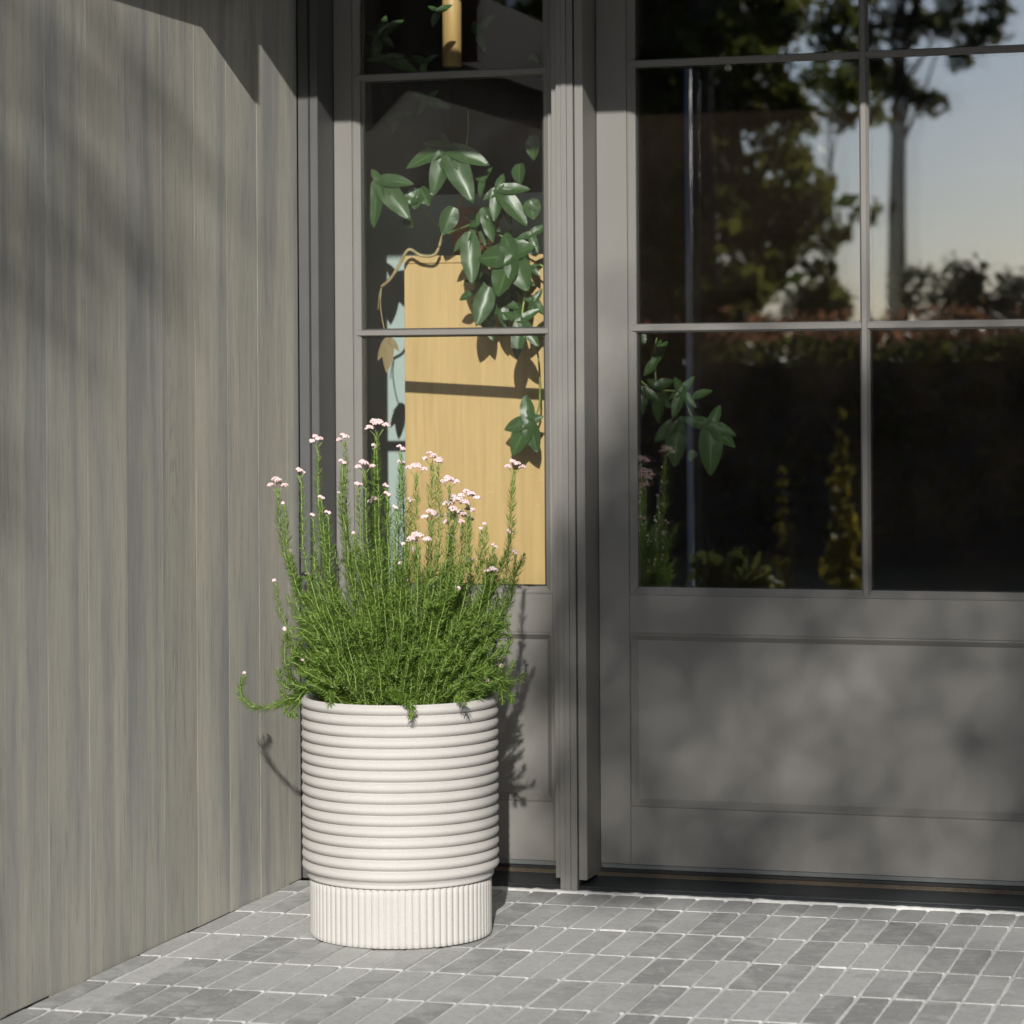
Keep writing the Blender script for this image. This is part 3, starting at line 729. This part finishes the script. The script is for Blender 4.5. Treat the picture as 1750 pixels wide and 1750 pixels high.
philo = thing('philodendron', 'trailing plant with large lobed glossy leaves behind the sidelight glass', 'houseplant', (0.27, 0.56, CT + 0.12))
PH = np.array([0.27, 0.56, CT + 0.12])
def blade(V, T, UV, base, tip, nrm, width, curl, fold):
    base, tip = np.asarray(base), np.asarray(tip); ax = tip - base; L = np.linalg.norm(ax); ax = ax / L
    nrm = nrm - ax * (nrm @ ax); nrm /= np.linalg.norm(nrm); sd = np.cross(ax, nrm)
    nL, nW = 11, 3; o = len(V)
    for i in range(nL + 1):
        t = i / nL
        wd = width * (0.20 + 0.80 * math.sin(math.pi * min(1, (t + 0.06) ** 0.85) * 0.97) ** 0.9) if t < 1 else 0.0
        wd = width * max(0.0, (math.sin(math.pi * (0.10 + 0.90 * t) ** 0.9)) ** 0.8) if t < 1 else 0.0
        wd = max(wd, width * 0.22 * (1 - t))
        for j in range(-nW, nW + 1):
            s = j / nW
            rip = 0.05 * math.sin(t * 17 + s * 2) * abs(s)
            V.append(base + ax * (L * t) + sd * (wd * s) + nrm * (fold * wd * (abs(s) ** 1.3) + rip * wd - curl * L * t * t)); UV.append((s, t))
    w = 2 * nW + 1
    for i in range(nL):
        for j in range(2 * nW):
            a = o + i * w + j; T += [(a, a + 1, a + w + 1), (a, a + w + 1, a + w)]
def pleaf(j, tips, y, mt='philo', scale=1.0, tilt=None, wf=0.20):
    # j: junction pixel, tips: lobe tip pixels, at depth y; lobes bend back from the junction
    J = onY(*j, y); V, T, UV = [], [], []
    tl = tilt or (rng.uniform(-0.5, 0.5), -1, rng.uniform(0.15, 0.6))
    nrm0 = np.array(tl, float); nrm0 /= np.linalg.norm(nrm0)
    for k, tp_ in enumerate(tips):
        P = onY(*tp_, y)
        v = P - J; dy = -(v[0] * nrm0[0] + v[2] * nrm0[2]) / nrm0[1] * 0.6
        P = P + np.array([0, np.clip(dy, -0.05, 0.05), 0]); L = np.linalg.norm(P - J)
        blade(V, T, UV, J - (P - J) / L * 0.006, P, nrm0 + nr.normal(0, 0.08, 3), L * wf * (1.25 if L < 0.05 else 1.0), 0.10 + 0.1 * rng.random(), 0.22)
    if len(tips) >= 3:                         # the web that joins the lobes round the junction
        tt = sorted(tips, key=lambda q: math.atan2(q[1] - j[1], q[0] - j[0])); o_ = len(V); V.append(J); UV.append((0.5, 0.0)); rim = []
        for a_, q in enumerate(tt):
            q2 = tt[(a_ + 1) % len(tt)]; P = onY(*q, y); P2 = onY(*q2, y)
            rim.append(J + (P - J) * 0.42); ang = (math.atan2(q2[1] - j[1], q2[0] - j[0]) - math.atan2(q[1] - j[1], q[0] - j[0])) % (2 * math.pi)
            rim.append(J + ((P - J) + (P2 - J)) * (0.17 if ang < 1.9 else 0.03))
        for v in rim:
            w_ = v - J; dy = -(w_[0] * nrm0[0] + w_[2] * nrm0[2]) / nrm0[1] * 0.6; V.append(v + np.array([0, np.clip(dy, -.05, .05) + 0.001, 0])); UV.append((0.5, 0.3))
        n_ = len(rim)
        for a_ in range(n_): T.append((o_, o_ + 1 + a_, o_ + 1 + (a_ + 1) % n_))
    me = bpy.data.meshes.new('leaf'); me.from_pydata([tuple(v - PH) for v in V], [], T)
    uvl = me.uv_layers.new(name='UVMap'); li = np.empty(len(me.loops), np.int32); me.loops.foreach_get('vertex_index', li)
    uvl.data.foreach_set('uv', np.asarray(UV, np.float32)[li].ravel())
    o = put('leaf', me, philo, M[mt], True)
    return J
def vine(pts, r, mt='vine'):
    P3 = [onY(a, b, y) - PH for a, b, y in pts]
    V, T = tube_arrays(catmull(P3, 8 * len(P3)), r, 7); npmesh('vine', V, T, M[mt], philo, True)
def z3(x, y): return 500 + x * 0.35429, y * 0.35429
def Z3(l): return [z3(*q) for q in l]
YL = 0.28
pleaf(z3(745, 715), Z3([(890, 970), (548, 795), (950, 785), (692, 945), (625, 680), (712, 628)]), YL, tilt=(0.15, -1, 0.55))
pleaf(z3(415, 868), Z3([(400, 1095), (582, 1050), (368, 808), (588, 880)]), YL + .02, tilt=(-0.1, -1, 0.5))
pleaf(z3(990, 915), Z3([(1140, 900), (1140, 1080), (980, 1070), (922, 965), (1010, 830)]), YL + .01, tilt=(0.3, -1, 0.4))
pleaf(z3(1060, 1235), Z3([(885, 1240), (990, 1430), (1140, 1400), (1008, 1118), (1165, 1180)]), YL, tilt=(0.0, -1, 0.35), wf=0.34)
pleaf(z3(945, 1395), Z3([(905, 1570)]), YL + .01, 'philo', wf=0.27)
pleaf(z3(855, 1130), Z3([(780, 1210), (885, 1370), (830, 1225)]), YL + .03)
pleaf(z3(772, 1010), Z3([(735, 1135)]), YL + .05, wf=0.34)
pleaf(z3(930, 1010), Z3([(992, 1080), (972, 1170), (885, 1090)]), YL + .04)
pleaf(z3(1160, 665), Z3([(1160, 772)]), YL, wf=0.36)
pleaf(z3(1095, 800), Z3([(1095, 890)]), YL + .05, wf=0.34)
pleaf(z3(1150, 975), Z3([(1195, 1010), (1165, 1060)]), YL + .02, wf=0.4)
pleaf(z3(1150, 1130), Z3([(1215, 1080), (1190, 1220), (1080, 1150)]), YL + .03)
pleaf(z3(1100, 1545), Z3([(1005, 1500), (1190, 1485), (1192, 1670), (1090, 1730), (1060, 1490)]), YL, tilt=(0.1, -1, 0.45))
pleaf(z3(1165, 1450), Z3([(1110, 1440), (1215, 1520), (1150, 1540), (1200, 1390)]), YL + .03)
pleaf((904, 720), [(895, 672), (859, 733), (873, 779), (918, 774), (928, 711)], 0.385, tilt=(0.0, -1, 0.15), wf=0.27)
pleaf(z3(860, 1420), Z3([(800, 1440), (880, 1395)]), YL + .06, wf=0.3)
pleaf(z3(905, 1280), Z3([(805, 1265), (890, 1360), (960, 1330)]), YL + .06)
pleaf(z3(600, 930), Z3([(545, 985), (590, 1010)]), YL + .05, wf=0.4)
pleaf(z3(620, 915), Z3([(660, 990)]), YL + .05, wf=0.34)
pleaf(z3(560, 1060), Z3([(525, 1090), (580, 1100)]), YL + .04, wf=0.4)
pleaf(z3(920, 870), Z3([(870, 850), (955, 800), (905, 950)]), YL + .05)
pleaf(z3(1150, 1290), Z3([(1100, 1300), (1200, 1330), (1190, 1270)]), YL + .05)
for k in range(11):                             # smaller leaves filling the cluster above and right of the cabinet
    j = (rng.uniform(900, 1185), rng.uniform(900, 1520)); n_ = rng.choice((3, 4, 5)); a0 = rng.uniform(0, 6.28); L_ = rng.uniform(75, 135)
    pleaf(z3(*j), Z3([(j[0] + L_ * math.cos(a0 + q * 1.15) * rng.uniform(.7, 1.1), j[1] + L_ * math.sin(a0 + q * 1.15) * rng.uniform(.7, 1.1) + 25) for q in range(n_)]), 0.33 + rng.uniform(0, .06), wf=0.22)
# leaves in the shade of the canopy, higher up
for j, tips in (((420, 170), [(360, 150), (440, 60), (520, 80), (490, 220), (400, 300)]), ((450, 280), [(360, 290), (540, 260), (600, 330)]), ((900, 160), [(850, 90), (960, 60), (930, 250), (880, 200)]), ((700, 60), [(650, 20), (760, 10), (680, 130)]), ((640, 300), [(560, 260), (700, 260), (620, 380)]), ((1150, 270), [(1195, 300), (1130, 300)]), ((650, 480), [(560, 440), (760, 520), (600, 560), (700, 430)]), ((520, 560), [(440, 580), (580, 540), (480, 640)])):
    pleaf(z3(*j), Z3(tips), 0.36 + rng.uniform(0, 0.08))
# vines, the bare loop on the left and the dried leaf
vine([(764, 400, 0.50), (757, 402, 0.42), (744, 434, 0.40), (720, 437, 0.40), (698, 427, 0.39), (680, 457, 0.39), (666, 478, 0.39), (652, 490, 0.40)], 0.0042)
vine([(652, 490, 0.40), (650, 520, 0.40), (655, 555, 0.41), (662, 580, 0.41)], 0.0016)
vine([(652, 490, 0.40), (648, 505, 0.40), (646, 530, 0.41)], 0.0013)
vine([(764, 400, 0.50), (790, 330, 0.36), (764, 300, 0.33), (766, 262, 0.29)], 0.0035)
vine([(800, 190, 0.36), (800, 225, 0.31), (796, 255, 0.29)], 0.0018, 'stem')
vine([(764, 400, 0.50), (810, 380, 0.36), (840, 350, 0.33), (850, 326, 0.30)], 0.003, 'stem')
vine([(790, 410, 0.50), (850, 400, 0.36), (880, 437, 0.31), (900, 480, 0.33), (893, 545, 0.30), (918, 600, 0.33), (922, 690, 0.39), (906, 718, 0.39)], 0.0026, 'stem')
vine([(764, 400, 0.50), (700, 340, 0.36), (650, 309, 0.31)], 0.0022, 'stem')
pleaf((664, 578), [(650, 615), (666, 636), (683, 598), (652, 588)], 0.41, 'dried', wf=0.17)
# the shoot that has grown across and shows through the door
def z4(x, y): return 1000 + x * 0.42857, 500 + y * 0.42857
def Z4(l): return [z4(*q) for q in l]
YV = 0.26
vine([(790, 410, 0.50), (900, 440, 0.42), (1010, 520, 0.36), (1085, 640, 0.30), (1125, 665, YV + .02), (1163, 672, YV + .01), (1185, 715, YV + .02), (1212, 728, YV)], 0.0026, 'stem')
vine([(1121, 660, YV + .02), (1119, 610, YV + .01), (1120, 588, YV), (1123, 577, YV)], 0.0022, 'stem')
pleaf(z4(385, 395), Z4([(430, 328), (350, 332), (447, 455), (355, 502), (330, 420)]), YV, 'philo_young', tilt=(0.1, -1, 0.5))
pleaf(z4(500, 530), Z4([(535, 445), (600, 612), (510, 728), (392, 500), (600, 565)]), YV, 'philo_young', tilt=(0.25, -1, 0.35), wf=0.24)
pleaf(z4(365, 515), Z4([(368, 690), (280, 590), (420, 500)]), YV + .01, 'philo', wf=0.24)
pleaf(z4(440, 415), Z4([(502, 383)]), YV, 'philo_young', wf=0.24)
pleaf(z4(280, 275), Z4([(235, 330), (290, 178), (318, 186)]), YV, 'philo_young', wf=0.22)
pleaf(z4(225, 385), Z4([(222, 500), (300, 430)]), YV + .01, 'philo', wf=0.24)
pleaf(z4(285, 375), Z4([(348, 345), (245, 340)]), YV + .01, 'philo', wf=0.26)
pleaf(z4(300, 400), Z4([(350, 460), (330, 390), (290, 520)]), YV + .02, 'philo', wf=0.26)
pleaf(z4(430, 640), Z4([(418, 672), (450, 650)]), YV + .02, 'philo_young', wf=0.4)
pleaf((1095, 570), [(1101, 592)], YV, 'philo', wf=0.3)

# ------------------------------------------------------------------ garden behind the camera: mirrored in the glass and dappling the sun
def quads(centers, size, flat=0.0, aspect=0.5):
    n = len(centers); d = nr.normal(0, 1, (n, 3)); d[:, 2] *= (1 - flat); d /= np.linalg.norm(d, axis=1)[:, None]
    e = nr.normal(0, 1, (n, 3)); e = np.cross(d, e); e /= np.linalg.norm(e, axis=1)[:, None]
    s = size * (0.6 + 0.8 * nr.random(n))[:, None]
    V = np.stack([centers - d * s, centers + e * s * aspect, centers + d * s, centers - e * s * aspect], 1).reshape(-1, 3)
    k = np.arange(n) * 4; T = np.concatenate([np.stack([k, k + 1, k + 2], 1), np.stack([k, k + 2, k + 3], 1)])
    return V, T
def tree(name, label, cat, x, y, h, trunk_r, clumps, nleaf, lsize, material, group=None, lean=(0, 0), keep=None, mat_trunk='bark', limbs=99, grp=45, spread=0.17):
    root = thing(name, label, cat, (x, y, -0.08), group)
    top = np.array([lean[0], lean[1], h])
    p = catmull([(0, 0, 0), (lean[0] * .2 + rng.gauss(0, .04), lean[1] * .2, h * .35), (lean[0] * .6, lean[1] * .6, h * .7), top], 14)
    Vs, Ts = tube_arrays(p, np.linspace(trunk_r, trunk_r * 0.18, 14), 10); o = len(Vs); Vs = [Vs]; Ts = [Ts]
    for c in clumps[:limbs]:
        c0 = np.array(c[:3]); i = int(np.clip(c0[2] / h * 12 - 1, 2, 12)); a = p[i]
        q = catmull([a, a * .5 + c0 * .5 + nr.normal(0, .1, 3), c0], 7); V, T = tube_arrays(q, np.linspace(trunk_r * .22, trunk_r * .05, 7), 6)
        Vs.append(V); Ts.append(T + o); o += len(V)
    npmesh('trunk', np.vstack(Vs), np.vstack(Ts), M[mat_trunk], root, True)
    vol = np.array([c[3] ** 2 for c in clumps]); cnt = (vol / vol.sum() * nleaf).astype(int); cs = []
    for c, k in zip(clumps, cnt):
        sub = nr.normal(0, 1, (max(3, k // grp), 3)); sub /= np.linalg.norm(sub, axis=1)[:, None]; sub *= (nr.random(len(sub)) ** 0.45)[:, None] * c[3]
        idx = nr.integers(0, len(sub), k); cs.append(np.array(c[:3]) + sub[idx] + nr.normal(0, c[3] * spread, (k, 3)))
    cs = np.vstack(cs)
    if keep is not None: cs = cs[keep(cs + np.array([x, y, -0.08]))]
    V, T = quads(cs, lsize); npmesh('crown', V, T, M[material], root)
    return root
def ground_x(px, y): return behind(px, 600, y)
# dark evergreen left of the bars
a = behind(1285, 300, -17)
cl = []
for k in range(26):
    z = 1.6 + 6.2 * k / 25; w = 1.15 * (1 - 0.55 * k / 25)
    cl.append((rng.uniform(-w, w * 0.75) * .9, rng.uniform(-.7, .7), z, rng.uniform(.45, .75)))
tree('evergreen_tree', 'dense dark evergreen mirrored in the upper left door panes', 'tree', a[0] - 0.25, -17, 8.4, 0.22, cl, 9000, 0.10, 'fol_dark')
a = behind(1195, 300, -15)
cl = [(rng.uniform(-.7, .35), rng.uniform(-.6, .6), 1.2 + 5.2 * k / 17, rng.uniform(.4, .6)) for k in range(18)]
tree('evergreen_tree', 'narrow dark evergreen mirrored beside the steel tube in the left panes', 'tree', a[0], -15, 6.2, 0.16, cl, 5000, 0.10, 'fol_dark')
a = behind(1105, 300, -16.5)
cl = [(rng.uniform(-.8, .6), rng.uniform(-.6, .6), 1.2 + 5.6 * k / 19, rng.uniform(.45, .65)) for k in range(20)]
tree('evergreen_tree', 'dark evergreen mirrored at the very left of the left door panes', 'tree', a[0], -16.5, 6.6, 0.16, cl, 5500, 0.10, 'fol_dark')
# looser tree mixing with the sky
a = behind(1420, 420, -20)
cl = [(rng.uniform(-1.0, .2), rng.uniform(-.6, .6), rng.uniform(1.6, 4.2), rng.uniform(.3, .5)) for k in range(15)]
tree('loose_tree', 'loose leafed tree with sky showing through, mirrored beside the upright bar', 'tree', a[0], -20, 4.2, 0.05, cl, 3000, 0.075, 'fol_mid')
# tall tree with a bare trunk
a = behind(1537, 300, -26)
cl = []
for k in range(20): cl.append((rng.uniform(-.8, .75), rng.uniform(-.7, .7), rng.uniform(4.7, 8.5), rng.uniform(.35, .65)))
tree('bare_trunk_tree', 'tall tree with bare dark trunk mirrored in the right door panes', 'tree', a[0], -26, 8.2, 0.15, cl, 4200, 0.10, 'fol_grey', lean=(0.05, 0))
# wispy shrubs low on the right
for k, (px, py, y, hh) in enumerate(((1600, 430, -19, 2.3), (1680, 430, -18, 2.25), (1760, 440, -18.5, 2.0))):
    a = behind(px, py, y)
    cl = [(rng.uniform(-.45, .45), rng.uniform(-.4, .4), rng.uniform(1.2, hh), rng.uniform(.22, .38)) for _ in range(9)]
    tree('wispy_shrub', ['wispy grey green shrub mirrored just right of the bare trunk', 'middle wispy grey green shrub mirrored low in the right pane', 'wispy grey green shrub mirrored at the right edge of the door'][k], 'shrub', a[0], y, hh, 0.04, cl, 1500, 0.05, 'fol_grey', 'wispy shrubs beyond the hedge')
# hedge with russet tips
hz = behind(1400, 575, -13.5)[2]
hd = thing('hedge', 'long dark hedge with russet tips mirrored across the lower door panes', 'hedge', (-3, -13.9, -0.08))
n = 26000; c = np.stack([nr.uniform(-9, 11, n), nr.uniform(-.45, .45, n), nr.random(n) ** 0.7 * (hz + 0.06)], 1)
V, T = quads(c, 0.07); npmesh('foliage', V, T, M['fol_dark'], hd)
n = 5000; c = np.stack([nr.uniform(-9, 11, n), nr.normal(0, .3, n), hz + 0.05 + np.abs(nr.normal(0, .10, n))], 1)
V, T = quads(c, 0.05); npmesh('russet_tips', V, T, M['fol_red'], hd)
box('core', -9, 11, -.3, .3, 0, hz - 0.1, M['bark'], hd)
for k, (px, pt, y, w) in enumerate(((1438, 690, -9.2, 0.10), (1335, 790, -9.2, 0.045))):
    tp_ = behind(px, pt, y); hgt = tp_[2] + 0.08
    cl = [(0, 0, hgt * t, w * (1.15 - t * 0.8)) for t in np.linspace(0.12, 0.95, 9)]
    tree('golden_shrub', ['tall golden columnar shrub mirrored low beside the upright bar', 'small thin golden shrub mirrored low in the left door pane'][k], 'shrub', tp_[0], y, hgt, 0.02, cl, 2800 if k == 0 else 900, 0.02, 'fol_yellow', 'golden shrubs before the hedge')
cl = [(rng.uniform(-.16, .16), rng.uniform(-.14, .14), rng.uniform(.12, .72), rng.uniform(.10, .15)) for _ in range(12)]
tree('laurel_shrub', 'leafy green shrub mirrored low at the left of the door glass', 'shrub', 0.17, -3.45, 0.75, 0.015, cl, 1500, 0.035, 'fol_mid')
# bush seen through the far window of the room
bw = (wa + wb) / 2; dirv = (bw - CAM) / (bw[1] - CAM[1]); bp = CAM + dirv * (7.0 - CAM[1])
cl = [(rng.uniform(-.6, .6), rng.uniform(-.2, .3), rng.uniform(.8, 2.3), rng.uniform(.3, .5)) for _ in range(22)]
tree('garden_bush', 'yellow green bush seen through the small far window of the room', 'bush', bp[0], 7.2, 2.2, 0.04, cl, 7000, 0.07, 'fol_yellow')
# the tree whose crown filters the low sun: leaves masked to shape the shade, thick to the right and low down, thin towards the top and left
LT = 14.0
tx, tz = math.tan(SUN_AZ), math.tan(SUN_EL) / math.cos(SUN_AZ)
def door_eq(c):
    d = 0.122 - c[:, 1]; return c[:, 0] - tx * d, c[:, 2] - tz * d
cl = []
for k in range(90):
    cl.append((rng.uniform(0.5, 2.9) + tx * LT, rng.uniform(-.8, .8), rng.uniform(-0.3, 1.35) + tz * LT, rng.uniform(.28, .42)))
for k in range(46):
    cl.append((rng.uniform(-1.5, -0.05) + tx * LT, rng.uniform(-.5, .5), rng.uniform(-1.5, 1.45) + tz * LT, rng.uniform(.25, .36)))
cx0 = 6.6
cl = [(a - cx0, b, c_ + 0.08, d) for a, b, c_, d in cl]
def keep_leaf(c):
    X, Z = door_eq(c)
    p = np.clip((1.75 - Z) / 0.9, 0.0, 1.0) ** 1.2                       # thins out towards its top
    edge = np.where(Z < 0.62, 0.50, np.where(Z < 0.8, 0.58, 0.66))                                  # gap cut in the leaves so sun reaches planter and cabinet
    p = np.where((X < edge) & (X > -0.05), 0.0, p)
    p = np.where((X >= edge) & (X < edge + 0.05), p * (X - edge) / 0.05, p)
    ln = -0.07 - 0.30 * (1.49 - Z)
    p = np.where(X <= -0.05, np.where((X < ln) & (X > -0.62), 0.55 * np.clip((ln - X) / 0.05, 0, 1), np.where(X <= -0.62, 1.0, 0.0)), p)
    p = np.where((X <= -0.05) & (X > -0.62) & (Z > 1.45), 0.0, p)
    for hx, hz_, hr in ((1.52, 0.20, 0.15), (1.28, 0.30, 0.09), (1.70, 0.42, 0.09)):
        p = np.where(np.hypot(X - hx, (Z - hz_) * 1.3) < hr, p * 0.8, p)
    p = np.where((Z < 0.0) & (X > -0.6), p * np.clip(1 + Z / 0.14, 0.0, 1), p)
    return nr.random(len(c)) < p
tree('shade_tree', 'broad leafed garden tree filtering the low sun onto the door', 'tree', cx0, 0.122 - LT, 6.6, 0.10, cl, 11500, 0.05, 'fol_mid', keep=keep_leaf, limbs=5, grp=5, spread=0.4)

# taller unseen trees added round about, outside the mirrored view: one dark belt that closes off the low sky
ring = [(-9, -12, 9), (-13, -6, 10), (-8, -20, 11), (-15, -14, 11), (-12, -24, 12), (13, -8, 10), (14, -15, 10), (18, -20, 11), (11.5, -24, 10), (17, -3, 10), (-10, -16, 10), (15, -11, 11), (21, -14, 12), (-18, -20, 12)]
cs = []
for x, y, h_ in ring:
    k = 2600; c = nr.normal(0, 1, (k, 3)); c /= np.linalg.norm(c, axis=1)[:, None]; c *= (nr.random(k) ** 0.4)[:, None] * np.array([3.1, 3.1, h_ * 0.52])
    cs.append(c + np.array([x, y, h_ * 0.52]) + nr.normal(0, .25, (k, 3)))
V, T = quads(np.vstack(cs), 0.30); o = npmesh('sky_block_trees', V, T, M['fol_dark']); o['kind'] = 'stuff'
tag(o, 'dark belt of unseen trees added to close off the low sky', 'trees')
for k, (x, y, h_) in enumerate(((1.9, -25, 5.2), (4.2, -28, 6.0), (6.6, -26, 5.0))):
    cl = [(rng.uniform(-1.0, 1.0), rng.uniform(-.8, .8), rng.uniform(1.4, h_), rng.uniform(.5, .8)) for _ in range(15)]
    tree('garden_tree', ['round garden tree beyond the hedge, nearest the bare trunk tree', 'tallest round garden tree beyond the hedge', 'low round garden tree at the far end of the hedge'][k], 'tree', x, y, h_, 0.12, cl, 3000, 0.11, 'fol_mid', 'round trees beyond the hedge')
